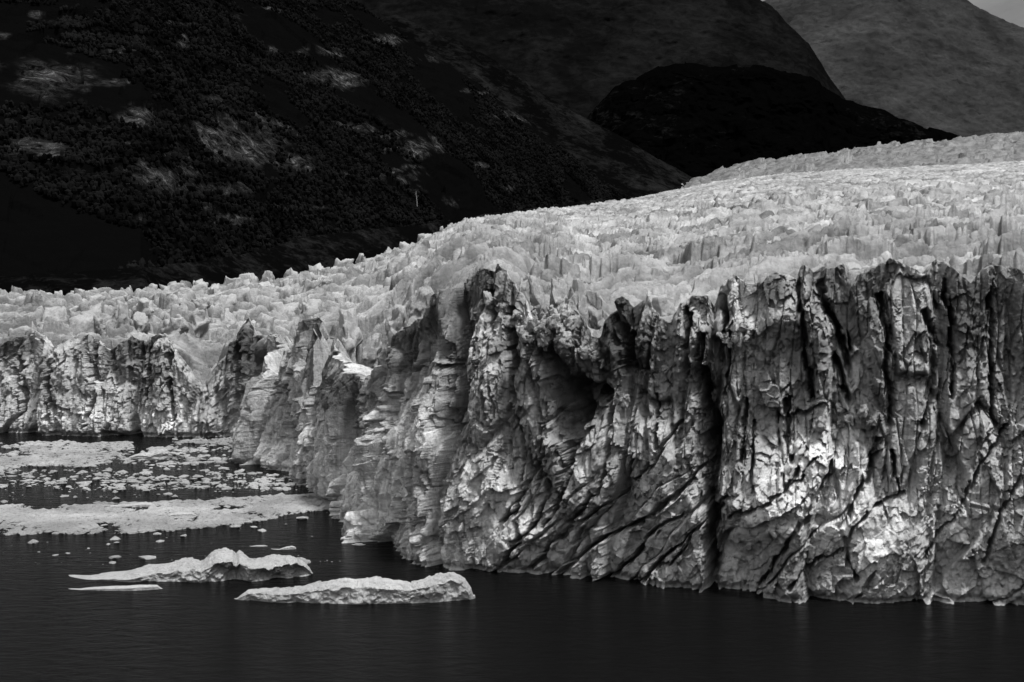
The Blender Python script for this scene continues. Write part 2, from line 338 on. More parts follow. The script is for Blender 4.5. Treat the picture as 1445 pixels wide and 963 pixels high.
def facing(Ag, px):                 # 1 where the face looks at the lake, 0 where it runs away to the left
    return np.clip((np.gradient(px, axis=1)/np.gradient(Ag, axis=1))/(FPX/CY)/.75, 0, 1)**1.2
def cliff_depth(Ag, Z, px, py):
    """metres into the ice, for arc position, height and the pixel it stands at"""
    low = sstep(620, 720, py+.12*(900-px))*sstep(560, 760, px)          # sheared, diagonally banded lower part
    w1 = fbm(st(Ag/28, Z/40, 0*Z), 3, 3)
    # big buttresses
    u = (Ag+9*w1)/19+.0; v = Z/95+.3*w1
    F, E, r, cu, cv = voro2(u, v, 21)
    D = (r[0]-.5)*5+cu*(r[1]-.5)*11+3.0*np.exp(-(E/.16)**2)
    # pillars
    w2 = fbm(st(Ag/9, Z/22, 0*Z+4), 5, 3)
    F, E, r, cu, cv = voro2((Ag+3.6*w2)/7.4, Z/34+.3*w2, 33)
    up = 1-low
    D = D+up*((r[0]-.5)*3.0+cu*(r[1]-.5)*5.5+3.4*np.exp(-(E/.06)**2)*(r[2] > .3))
    kk = np.hanning(9)[1:-1]; kk /= kk.sum(); Dp = np.pad(D, ((0, 0), (3, 3)), 'edge'); D = sum(kk[i]*Dp[:, i:i+D.shape[1]] for i in range(7))
    F, E, r, cu, cv = voro2((Ag+1.6*w2)/2.1, Z/15+.4*w2, 35)
    D = D+up*((r[0]-.5)*1.2+cu*(r[1]-.5)*2.0+1.0*np.exp(-(E/.10)**2)*(r[2] > .35))
    # diagonal plates of the lower part
    ang = math.radians(47); q = np.cos(ang)*Ag+np.sin(ang)*Z; s = -np.sin(ang)*Ag+np.cos(ang)*Z
    w3 = fbm(st(Ag/14, Z/14, 0*Z+9), 8, 3)
    F, E, r, cu, cv = voro2((q+4*w3)/34, (s+4*w3)/7.5, 41)
    D = D+low*((r[0]-.5)*2.6+cv*(r[1]-.5)*4.0+2.0*np.exp(-(E/.08)**2)*(r[2] > .4))
    F, E, r, cu, cv = voro2((q+2*w3)/9, (s+2*w3)/3.2, 43)
    D = D+low*((r[0]-.5)*.9+cv*(r[1]-.5)*1.4)
    # traced cracks
    wx = px+9*fbm(st(Ag/13, Z/20, 0*px+77), 53, 2)+4*fbm(st(Ag/2.6, Z/4.5, 0*px), 50, 4, .6); wy = py+3*fbm(st(Ag/2.6, Z/2.6, 0*px+5), 51, 3)
    Fq, Eq, rq, _, _ = voro2(Ag/2.6+.3*w1, Z/3.4, 55); wx = wx+(rq[0]-.5)*7; wy = wy+(rq[1]-.5)*7
    Fq, Eq, rq, _, _ = voro2(Ag/.8, Z/1.3, 56); wx = wx+(rq[0]-.5)*2.2; wy = wy+(rq[1]-.5)*2.2
    face = facing(Ag, px)
    F, E, r, cu, cv = voro2((Ag+5*w2)/11, Z/70+.4*w1, 57); G = (1-face)*((r[0]-.5)*6+cu*(r[1]-.7)*9+5*np.exp(-(E/.10)**2))
    F, E, r, cu, cv = voro2((Ag+3*w2)/4, Z/34+.4*w1, 58); G = G+(1-face)*((r[0]-.5)*2+cu*(r[1]-.7)*3+2.2*np.exp(-(E/.10)**2))
    k5 = np.hanning(17)[1:-1]; k5 /= k5.sum(); Gp = np.pad(G, ((0, 0), (7, 7)), 'edge'); D = D+sum(k5[i]*Gp[:, i:i+G.shape[1]] for i in range(15))
    mpp = 2000/300.
    for c in exec_cracks:
        w, d, pts = c[0], c[1], c[2:]
        wp = w*mpp/2*.85
        for (x0, y0), (x1, y1) in zip(pts[:-1], pts[1:]):
            bx = (wx > min(x0, x1)-4*wp) & (wx < max(x0, x1)+4*wp) & (wy > min(y0, y1)-4*wp) & (wy < max(y0, y1)+4*wp)
            if not bx.any(): continue
            X, Y = wx[bx], wy[bx]; dx, dy = x1-x0, y1-y0; t = np.clip(((X-x0)*dx+(Y-y0)*dy)/(dx*dx+dy*dy+1e-6), 0, 1)
            dd = np.hypot(X-x0-t*dx, Y-y0-t*dy)
            g = d*np.clip(1.25-dd/wp, 0, 1)**1.3
            CRK[bx] = np.maximum(CRK[bx], g)
    wid = .6+.9*np.clip(fbm(st(Ag/6, Z/6, 0*Z+31), 52, 2)+.4, 0, 1)
    D = D+CRK*face*wid
    for (x, y, rx, ry, m) in LUMPS:
        D = D-face*m*np.exp(-(((wx-x)/rx)**2+((wy-y)/ry)**2)**2)
    return D

vv = np.linspace(0, 1, NR)**.95
Ag = np.broadcast_to(A, (NR, NC)).copy()
# crooked tips
ztj = ZT+.7*fbm(st(A/3.5, 0*A, 0*A), 61, 3)+.25*vnoise(st(A/.9, 0*A, 0*A), 64)
ZB = -3.0
Z = ZB+vv[:, None]*(ztj-ZB)[None, :]
LE = lean(np.maximum(Z, 0))
X0 = CX+NX*LE; Y0 = CY+NY*LE
px, py = proj(np.stack([X0, Y0, Z], -1))
CRK = np.zeros_like(px)
D = cliff_depth(Ag, Z, px, py)
P3 = np.stack([Ag, D*0, Z], -1)
mid = 1.5*facets3(np.stack([Ag/3.4, D/3.4, Z/5.2], -1), 71)
FCE = facing(Ag, px); mid = mid*(.25+.75*FCE)+(1-FCE)*1.6*facets3(np.stack([Ag/6, D/6, Z/17], -1), 72)
rough = fbm(st(Ag/7, Z/9, 0*Z+2), 77, 2)
fine = .75*facets3(np.stack([Ag/1.25, D/1.5, Z/1.6], -1), 73)*(.55+.9*np.clip(rough, -.3, 1))
fine = fine+.35*fbm(np.stack([Ag/.9, D/.9, Z/1.1], -1), 75, 3, .6)
D = D+mid+fine*(.45+.55*FCE)
D = D+1.3*np.exp(-((Z-.4)/.9)**2)
# keep the tips near the traced rim: less relief right at the top
topf = sstep(.86, 1.0, vv)[:, None]
D = D*(1-.45*topf)
X = X0+NX*D; Y = Y0+NY*D
rows = [np.stack([X, Y, Z], -1)]
# curl over the tip and down the back of the pinnacles
zpl = height_for(PLAT, 20.0)
last = rows[0][-1]
NB = 46
for kx in range(1, NB+1):
    t = kx/NB
    ins = 17*t**1.15
    back = 1.6*fbm(st(A/3.0, 0*A+ins/3, 0*A), 66, 3)*min(1, t*5)
    zz = last[:, 2]*(1-sstep(0, 1, t**.75))+(zpl-7)*sstep(0, 1, t**.75)
    zz = np.where(last[:, 2] < zpl-7, np.minimum(zz, last[:, 2]-6*t), zz)+back
    rows.append(np.stack([last[:, 0]+NX*ins, last[:, 1]+NY*ins, zz], -1)[None])
PATCH = [(600,430,48,42,-1),(565,500,30,50,-.8),(880,450,24,45,-1.1),(885,500,38,34,-.8),(1092,405,28,26,-1.2),(445,500,14,60,-.9),(352,520,24,70,-.8),(480,560,30,40,-.7),(810,570,45,50,-.9),  # dark entries over chasms and hollows paint their shade into the colour
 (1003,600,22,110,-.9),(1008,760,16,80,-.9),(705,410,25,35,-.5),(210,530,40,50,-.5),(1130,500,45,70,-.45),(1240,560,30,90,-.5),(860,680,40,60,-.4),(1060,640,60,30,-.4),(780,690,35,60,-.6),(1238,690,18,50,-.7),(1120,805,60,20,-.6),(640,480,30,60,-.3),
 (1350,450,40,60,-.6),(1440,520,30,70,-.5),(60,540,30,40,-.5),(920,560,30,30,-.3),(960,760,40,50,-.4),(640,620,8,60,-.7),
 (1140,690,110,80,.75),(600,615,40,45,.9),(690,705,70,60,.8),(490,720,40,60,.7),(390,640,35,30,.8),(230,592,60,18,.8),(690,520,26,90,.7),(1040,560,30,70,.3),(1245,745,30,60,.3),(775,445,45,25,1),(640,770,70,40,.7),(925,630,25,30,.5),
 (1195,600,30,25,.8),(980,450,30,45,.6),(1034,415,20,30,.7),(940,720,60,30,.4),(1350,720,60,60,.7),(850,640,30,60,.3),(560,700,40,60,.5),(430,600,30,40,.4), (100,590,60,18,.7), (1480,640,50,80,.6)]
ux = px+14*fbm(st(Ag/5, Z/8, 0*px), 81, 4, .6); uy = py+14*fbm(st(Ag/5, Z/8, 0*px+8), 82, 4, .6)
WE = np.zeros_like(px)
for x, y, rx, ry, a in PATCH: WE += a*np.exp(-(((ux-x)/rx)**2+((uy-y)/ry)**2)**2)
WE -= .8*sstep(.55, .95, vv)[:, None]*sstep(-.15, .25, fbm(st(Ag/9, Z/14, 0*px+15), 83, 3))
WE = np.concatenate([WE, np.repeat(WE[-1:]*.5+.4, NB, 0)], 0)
V = np.concatenate([rows[0]]+rows[1:], 0)
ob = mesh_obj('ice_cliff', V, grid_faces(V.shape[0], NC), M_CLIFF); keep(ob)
at_ = ob.data.attributes.new('wear_and_shade', 'FLOAT', 'POINT'); at_.data.foreach_set('value', np.clip(WE, -1.2, 1.2).astype(np.float32).ravel())
CLV = V[:NR]; CLP = np.stack(proj(CLV), -1)
ob['label'] = 'fractured dark grey ice cliff face rising from the water'

# ------------------------------------------------------------------ glacier: crevassed back
CREST_Y = [(-420, 425), (-100, 418), (100, 410), (180, 404), (250, 398), (420, 378), (470, 368), (560, 345), (600, 330), (650, 310), (720, 298), (800, 289), (890, 279), (950, 266), (1000, 256), (1100, 243), (1180, 238), (1270, 234), (1445, 226), (1900, 215)]
CREST_D = [(-420, 760), (180, 800), (420, 950), (560, 1200), (650, 1500), (800, 2000), (890, 2400), (1000, 2800), (1270, 3200), (1900, 3400)]
NPX, ND = 1620, 900
pxs = np.linspace(-330, 1930, NPX)
FX_, FY_ = CX+NX*21, CY+NY*21
bpx, bpy_ = proj(np.stack([FX_, FY_, zpl], -1)); env = np.maximum.accumulate(bpx)
Ys = np.interp(pxs, env+1e-4*np.arange(NC), FY_)
# front edge: stay behind the face, deeper where the face runs towards the camera
Ys = Ys+1
k9 = np.ones(15)/15; Ys = np.convolve(np.pad(Ys, 7, 'edge'), k9, 'valid')
z0 = at_y(pxs, tab(pxs, PLAT), Ys)[:, 2]-1.5
d1 = tab(pxs, CREST_D); z1 = at_y(pxs, tab(pxs, CREST_Y), d1)[:, 2]-3
sm = lambda a, n: np.convolve(np.pad(a, n, 'edge'), np.ones(2*n+1)/(2*n+1), 'valid')
z0 = sm(z0, 9); z1 = sm(z1, 25)
ex = tab(pxs, [(-400, .5), (400, .5), (650, .8), (850, 1.0), (1900, 1.0)])
t = np.linspace(0, 1.10, ND)[:, None]
Yg = Ys*(d1/Ys)**t
fr = np.clip((Yg-Ys)/(d1-Ys), 0, None)
zb = z0+(z1-z0)*np.where(fr <= 1, np.clip(fr, 0, 1)**ex, 1)
zb = zb-np.where(fr > 1, (fr-1)*(d1-Ys)*.45, 0)
Xg = (pxs-W/2)/FPX*(Yg*CT-(zb-CAMZ)*ST)
def serac_height(X, Y, rough, px):
    wx = 7*fbm(st(X/40, Y/40, 0*X), 101, 3); wy = 7*fbm(st(X/40, Y/40, 0*X+3), 102, 3)
    an = math.radians(20); U = np.cos(an)*(X+wx)+np.sin(an)*(Y+wy); Vv = -np.sin(an)*(X+wx)+np.cos(an)*(Y+wy)
    big = .5+.5*np.clip(1.6*fbm(st(U/120, Vv/60, 0*X), 114, 3)+.3, -1, 1)          # calmer and rougher reaches
    am = 1.6*rough*(.45+.75*big)
    F, E, r, cu, cv = voro2(U/19+.25*fbm(st(U/12, Vv/12, 0*X), 120, 2), Vv/10, 111)
    h = am*((r[0]-.5)*6+cu*(r[1]-.5)*9+cv*(r[2]-.75)*10-11*np.exp(-(E/.12)**2)*(r[1] > .25))
    F, E, r, cu, cv = voro2(U/52+.5*fbm(st(U/30, Vv/30, 0*X), 123, 2), Vv/7.5+.5*fbm(st(U/25, Vv/25, 0*X+4), 124, 2), 125)   # long crevasses
    h = h-8.5*np.exp(-(E/.07)**2)*(r[2] > .45)*rough+(r[0]-.5)*2.2*am
    w = 1.5*fbm(st(U/9, Vv/9, 0*X), 116, 2)
    F, E, r, cu, cv = voro2((U+w)/6.5, (Vv-w)/4.5, 113)
    h = h+.75*am*((r[0]-.5)*1.6+cu*(r[1]-.5)*2.4+cv*(r[2]-.7)*3.2-2.2*np.exp(-(E/.12)**2)*(r[2] > .4))
    F, E, r, cu, cv = voro2((U+w)/2.6, (Vv-w)/2.1, 126)
    h = h+.45*am*((r[0]-.5)*.8+cu*(r[1]-.5)*1.4+cv*(r[2]-.6)*1.4)
    h[1:-1] = .25*h[:-2]+.5*h[1:-1]+.25*h[2:]; h[:, 1:-1] = .25*h[:, :-2]+.5*h[:, 1:-1]+.25*h[:, 2:]
    h = h+7*fbm(st(X/150, Y/70, 0*X), 115, 3)+1.8*fbm(st(U/30, Vv/10, 0*X), 118, 3, .5, True)
    h = h+.6*fbm(st(X/2.6, Y/2.6, h/2.6), 117, 3, .6)+.5*facets3(st(X/3.2, Y/3.2, h/3.2), 119)
    return h
rgm = 0; rg = tab(pxs, [(-400, 1.05), (600, 1.0), (850, .72), (1000, .55), (1900, .55)])
hh = serac_height(Xg, Yg, rg, pxs)
zb = zb-9*(1-sstep(0, 9, Yg-Ys))
amp = .45+.55*sstep(0, 30, Yg-Ys)
amp = amp*(1-.45*sstep(700, 2200, Yg))
lf = (1-sstep(480, 720, pxs))[None, :]
zb = zb-3.0*lf*sstep(20, 60, Yg-Ys); amp = amp*(1-.25*lf)
V = np.stack([Xg, Yg, zb+hh*amp], -1)
ob = mesh_obj('crevassed_surface', V, grid_faces(ND, NPX), M_FIELD); keep(ob)
ob['label'] = 'pale crevassed upper surface of the glacier'

# debris-darkened tongue behind
pxs2 = np.linspace(960, 1800, 420); t = np.linspace(0, 1.15, 200)[:, None]
yy = tab(pxs2, [(960, 262), (990, 252), (1010, 243), (1050, 232), (1080, 226), (1150, 216), (1220, 208), (1270, 203), (1445, 190), (1800, 175)])
d0, d2 = 3150., 4300.
za = at_y(pxs2, tab(pxs2, CREST_Y)+14, d0)[:, 2]; zc = at_y(pxs2, yy, d2)[:, 2]
Yg2 = d0+(d2-d0)*t+0*pxs2
zz = za+(zc-za)*np.clip(t, 0, 1)-np.clip(t-1, 0, 1)*900
Xg2 = (pxs2-W/2)/FPX*Yg2
zz = zz+20*fbm(st(Xg2/160, Yg2/120, 0*Xg2), 121, 6, .65)+9*facets3(st(Xg2/40, Yg2/40, 0*Xg2), 127)+6*fbm(st(Xg2/20, Yg2/40, 0*Xg2), 122, 3)
ob = mesh_obj('debris_band', np.stack([Xg2, Yg2, zz], -1), grid_faces(200, 420), M_DIRTY); keep(ob)
ob['label'] = 'darker debris-streaked ice tongue beyond the crest'

# ------------------------------------------------------------------ ice chunks
def ico(sub):
    bm = bmesh.new(); bmesh.ops.create_icosphere(bm, subdivisions=sub, radius=1)
    V = np.array([v.co[:] for v in bm.verts]); F = np.array([[v.index for v in f.verts] for f in bm.faces]); bm.free(); return V, F
ICO = {k: ico(k) for k in (1, 2, 3, 4, 5, 6)}
def chunk(sub, size, seed, cuts=9, taper=.4, tilt=(0, 0), rotz=0, fine=.25, boxy=.6):
    V, F = ICO[sub]; V = V.copy(); r = np.random.default_rng(seed)
    box = V/np.abs(V).max(1, keepdims=True); V = V*(1-boxy)+box*boxy*.85
    for _ in range(cuts):
        n = r.normal(size=3); n[2] *= .5; n /= np.linalg.norm(n); c = r.uniform(.45, .8)
        d = V@n-c; V = V-np.maximum(d, 0)[:, None]*n*.97
    tp = 1-taper*(V[:, 2]*.5+.5)**1.2; V[:, 0] *= tp; V[:, 1] *= (tp*.7+.3)
    V[:, 0] += (V[:, 2]*.5+.5)**1.5*tilt[0]; V[:, 1] += (V[:, 2]*.5+.5)**1.5*tilt[1]
    V = V*np.array(size)/2
    s = min(size); off = r.uniform(0, 99, 3)
    N = V/(np.linalg.norm(V, axis=1, keepdims=True)+1e-6)
    V = V+N*(s*.16*facets3(V/(s*.33)+off, seed % 97)+s*.07*fine/.25*fbm(V/(s*.16)+off, seed % 89, 4, .6))[:, None]
    c, sn = math.cos(rotz), math.sin(rotz)
    V = np.stack([V[:, 0]*c-V[:, 1]*sn, V[:, 0]*sn+V[:, 1]*c, V[:, 2]], -1)
    return V, F
def ground_z(x, y):
    pxq = W/2+FPX*x/(y*CT+25*ST); i = np.argmin(np.abs(pxs-pxq)); j = np.argmin(np.abs(Yg[:, i]-y)); return zb[j, i]
def serac(px, py, w, h, Y, seed, sub=4, label=None, depth=None, **k):
    """a block of ice whose top stands at (px, py) at distance Y; w, h in metres"""
    p = at_y(px, py, Y); V, F = chunk(sub, (w, depth or w*random.uniform(.7, 1.1), h*1.3), seed, **k)
    V = V+np.array([p[0], p[1], p[2]-V[:, 2].max()])
    o = mesh_obj('serac', V, F, M_SERAC); keep(o)
    if label: o['label'] = label
    return o
n_s = 0
r = np.random.default_rng(5)
# rows of teeth on the left shoulder, seen against the dark hill and below it
spots = []
for row, (yy0, ya, d_) in enumerate([(0, 0, 1.0), (10, 9, .9), (24, 12, .80), (42, 14, .70), (62, 14, .615)]):
    x = -60+row*13
    while x < 640:
        sp = r.uniform(22, 40)*(1+.10*row); x += sp
        cy = float(tab(x, CREST_Y)); dd = float(tab(x, CREST_D))*d_
        Yfront = float(np.interp(x, pxs, Ys))+30
        pyt = cy+yy0+r.uniform(-ya, ya)*.6-(1 if row == 0 else 0)
        if dd < Yfront or pyt > float(tab(x, RIM))-12: continue
        spots.append((x, pyt, dd, sp))
for i, (x, y, dd, sp) in enumerate(spots[:82]):
    w = sp/2000*dd*r.uniform(1.0, 1.5); h = w*r.uniform(.8, 1.2)
    serac(x, y, w, h, dd, 200+i, 4, taper=r.uniform(.1, .6), tilt=(r.uniform(-.25, .45), r.uniform(-.2, .2)), rotz=r.uniform(-.6, .6), boxy=r.uniform(.6, 1.0), cuts=7)

def front_y(px, py):
    d = (CLP[..., 0]-px)**2+(CLP[..., 1]-py)**2; i = np.where(d.ravel() < 9)[0]
    if len(i) == 0: i = [int(np.argmin(d))]
    return float(CLV.reshape(-1, 3)[i, 1].min())
for i, (x, y, w, h, dy, tl) in enumerate([(738, 388, 5, 13, 22, .2), (762, 388, 7, 12, 26, .3), (790, 390, 7, 11, 30, .35), (820, 393, 7, 16, 26, .5), (843, 410, 10, 12, 34, .3), (1075, 385, 9, 9, 30, 0),
        (492, 436, 12, 20, 28, .3), (415, 460, 6, 14, 24, .3), (467, 478, 6, 12, 14, .2), (520, 470, 8, 12, 26, -.2), (560, 430, 10, 10, 40, .2), (604, 404, 10, 9, 36, .1), (930, 415, 10, 8, 30, .1), (1206, 380, 10, 10, 26, .1)]):
    serac(x, y, w, h, float(np.interp(x, pxs, Ys))-19+dy, 700+i, 5, depth=w*1.3, taper=.55, tilt=(-tl, .2), rotz=-.35, boxy=.9, cuts=8, fine=.15)
def ice_block(px, py, w, seed, out=0.6, h=None, label=None, rotz=0.):
    Y = front_y(px, py)-out; p = at_y(px, py, Y); V, F = chunk(4, (w, w*.8, h or w*.9), seed, taper=.2, rotz=rotz, boxy=.7, cuts=8, fine=.2)
    o = mesh_obj('ice_block', V+p, F, M_SERAC); keep(o)
    if label: o['label'] = label
rb = np.random.default_rng(77)
for i in range(34):
    x, y = rb.normal(772, 20), rb.normal(463, 16); ice_block(x, y, rb.uniform(1.4, 4.2), 800+i, out=rb.uniform(0, 2.0), rotz=rb.uniform(-1, 1))
for i in range(16):
    x, y = rb.normal(1215, 20), rb.normal(597, 9); ice_block(x, y, rb.uniform(1.3, 3.4), 850+i, out=rb.uniform(0, 1.5), rotz=rb.uniform(-1, 1))
for i in range(10):
    x, y = rb.normal(1033, 12), rb.normal(478, 8); ice_block(x, y, rb.uniform(.9, 2.2), 870+i, out=rb.uniform(0, 1.), rotz=rb.uniform(-1, 1))
ice_block(1048, 463, 2.3, 890, 1.4, label='rounded pale block perched in a notch of the cliff')
ice_block(880, 565, 3.2, 891, .8, h=3.0); ice_block(938, 520, 1.6, 892, .8); ice_block(690, 425, 3, 893, .6, h=4.5)

# ------------------------------------------------------------------ hills and mountains
def hill(name, mat, sky_tab, base_d, ridge_d, x0, x1, nx_=500, nr_=260, amp=40, seed=0, base_z=0, bulge=.9, fold=True):
    p = np.linspace(x0, x1, nx_); t = np.linspace(0, 1.25, nr_)[:, None]
    bd = tab(p, base_d) if not np.isscalar(base_d) else np.full_like(p, base_d)
    rd = tab(p, ridge_d) if not np.isscalar(ridge_d) else np.full_like(p, ridge_d)
    zr = at_y(p, tab(p, sky_tab), rd)[:, 2]
    Y = bd+(rd-bd)*t; z = base_z+(zr-base_z)*np.where(t <= 1, np.clip(t, 0, 1)**bulge, 1-(t-1)*2.2)
    X = (p-W/2)/FPX*(Y*CT-(z-CAMZ)*ST)
    e = sstep(0, .15, t)*(1-.5*sstep(.85, 1, t))
    dz = amp*fbm(st(X/600, Y/600, 0*X), seed, 6, .55)+amp*.9*(fbm(st(X/260, Y/420, z/300), seed+9, 5, .55, True)-.2)
    dz = dz+amp*.35*facets3(st(X/70, Y/90, z/60), seed+3)
    dy = amp*.8*fbm(st(X/120, Y/120, z/70), seed+21, 4, .6)
    return tag(mesh_obj(name, np.stack([X, Y+dy*e, z+dz*e*.6], -1), grid_faces(nr_, nx_), mat), kind='structure')
HILL_SKY = [(-700, -500), (-300, -380), (0, -260), (200, -170), (400, -60), (520, 20), (600, 76), (650, 104), (690, 130), (740, 165), (790, 205), (850, 258), (900, 288), (1000, 330), (1100, 345)]
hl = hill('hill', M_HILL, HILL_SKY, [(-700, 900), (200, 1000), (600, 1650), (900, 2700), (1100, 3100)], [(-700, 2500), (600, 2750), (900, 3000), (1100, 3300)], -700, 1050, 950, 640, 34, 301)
hill('moraine_ridge', M_MORAINE, [(-400, 395), (100, 385), (230, 372), (330, 360), (430, 338), (520, 322), (600, 318), (700, 300), (780, 290), (850, 280), (900, 284)], [(-400, 860), (200, 890), (600, 1500), (900, 2450)], [(-400, 980), (200, 1050), (600, 1720), (900, 2650)], -400, 900, 500, 80, 12, 305)
hill('mountain_slope', M_MID, [(-200, 130), (400, 60), (560, 20), (640, 55), (700, 88), (761, 130), (810, 160), (850, 180), (880, 195), (1000, 262), (1100, 300)], 3300, 4200, 200, 1100, 300, 120, 20, 311)
hill('mountain', M_MTN, [(760, 240), (800, 200), (826, 170), (845, 150), (868, 126), (905, 108), (950, 92), (985, 88), (1020, 96), (1060, 94), (1100, 104), (1140, 110), (1156, 116), (1167, 128), (1185, 138), (1240, 154), (1270, 167), (1350, 196), (1445, 222), (1700, 265)], 4700, 5600, 760, 1700, 700, 340, 75, 321)
hill('distant_mountain', M_FAR, [(300, -60), (560, -60), (680, -60), (760, -70), (840, -60), (900, -60), (1000, -40), (1090, 10), (1140, 60), (1200, 150)], 6500, 8200, 300, 1200, 460, 240, 45, 331)
hill('distant_mountain', M_STREAK, [(950, 60), (1050, 20), (1150, -40), (1240, -70), (1320, -30), (1380, 12), (1445, 40), (1600, 120), (1900, 200)], 8500, 10500, 950, 1900, 420, 260, 45, 341)

oc = np.zeros(0)
# forest on the hill: crowns in one mass
hm = hl.data; hv = np.zeros(len(hm.vertices)*3, np.float32); hm.vertices.foreach_get('co', hv); hv = hv.reshape(-1, 3)
hpx, hpy = proj(hv)
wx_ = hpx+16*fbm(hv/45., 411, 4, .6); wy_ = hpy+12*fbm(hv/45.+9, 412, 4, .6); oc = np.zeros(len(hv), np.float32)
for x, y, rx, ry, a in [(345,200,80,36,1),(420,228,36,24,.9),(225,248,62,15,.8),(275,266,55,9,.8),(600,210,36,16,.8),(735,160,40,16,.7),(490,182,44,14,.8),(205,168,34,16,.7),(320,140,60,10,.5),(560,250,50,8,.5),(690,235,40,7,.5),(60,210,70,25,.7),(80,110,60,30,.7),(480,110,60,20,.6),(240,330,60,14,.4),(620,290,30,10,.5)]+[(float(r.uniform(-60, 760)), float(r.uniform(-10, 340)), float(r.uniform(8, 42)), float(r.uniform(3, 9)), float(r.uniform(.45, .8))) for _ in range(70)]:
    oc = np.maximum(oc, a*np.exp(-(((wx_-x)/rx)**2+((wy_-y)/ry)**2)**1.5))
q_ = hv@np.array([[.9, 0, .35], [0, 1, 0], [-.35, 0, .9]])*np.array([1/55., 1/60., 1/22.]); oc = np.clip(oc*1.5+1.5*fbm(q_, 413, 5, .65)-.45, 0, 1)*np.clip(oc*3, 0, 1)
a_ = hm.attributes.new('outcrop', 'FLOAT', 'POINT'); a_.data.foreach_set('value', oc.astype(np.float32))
dens = fbm(hv/np.array([180., 180., 120.]), 401, 3)
ok = np.where((hpx > -60) & (hpx < 940) & (hpy > -20) & (dens > -.10) & (oc < .35))[0]
sel = r.choice(ok, 42000)
tv, tf = ICO[1]
n = len(sel); hgt = r.uniform(3.5, 8, n); base = hv[sel]+r.normal(size=(n, 3))*np.array([2.5, 2.5, .3])
rr = hgt*r.uniform(.28, .45, n)
TV = tv[None]*np.stack([rr, rr, hgt*.5], -1)[:, None, :]*r.uniform(.6, 1.3, (n, len(tv), 1))
TV = TV+(base+np.stack([0*hgt, 0*hgt, hgt*.4], -1))[:, None, :]
TF = (tf[None]+(np.arange(n)*len(tv))[:, None, None]).reshape(-1, 3)
tag(mesh_obj('hillside_forest', TV.reshape(-1, 3), TF, M_FOREST, smooth=False), kind='stuff')

# bleached dead trunks on the hill
def surf_at(px, py):
    i = np.argmin((hpx-px)**2+(hpy-py)**2); return hv[i].copy()
def dead_tree(px0, py0, px1, py1, label):
    b = surf_at(px0, py0); b[1] -= 14; q = at_y(px1, py1, b[1]); p0 = at_y(px0, py0, b[1])
    root = empty('dead_tree', tuple(p0)); d = Vector(q-p0)
    def limb(nm, a, e, r0, r1, seed):
        rg_ = np.random.default_rng(seed); V = []; F = []; ns, nk = 9, 7
        a = np.array(a, float); e = np.array(e, float)
        for i in range(ns):
            t = i/(ns-1); c = a+(e-a)*t+rg_.normal(size=3)*.25*(0 < i < ns-1); rad = r0+(r1-r0)*t
            for k in range(nk):
                an = 2*math.pi*k/nk; V.append(c+rad*np.array([math.cos(an), math.sin(an), 0]))
        for i in range(ns-1):
            for k in range(nk): F.append((i*nk+k, i*nk+(k+1) % nk, (i+1)*nk+(k+1) % nk, (i+1)*nk+k))
        return mesh_obj(nm, V, F, M_DEAD, root)
    d = np.array(d[:]); limb('trunk', (0, 0, 0), d, .7, .3, 1)
    limb('branch', d*.6, d*.6+np.array([2.6, 0, 3.0]), .35, .12, 2); limb('branch', d*.75, d*.75+np.array([-2.0, .5, 3.2]), .3, .1, 3)
    tag(root, label, 'dead tree')
dead_tree(589, 293, 587, 270, 'upright bleached dead trunk on the dark hillside just above the moraine ridge')
dead_tree(513, 193, 506, 177, 'leaning bleached dead trunk high on the dark hillside')

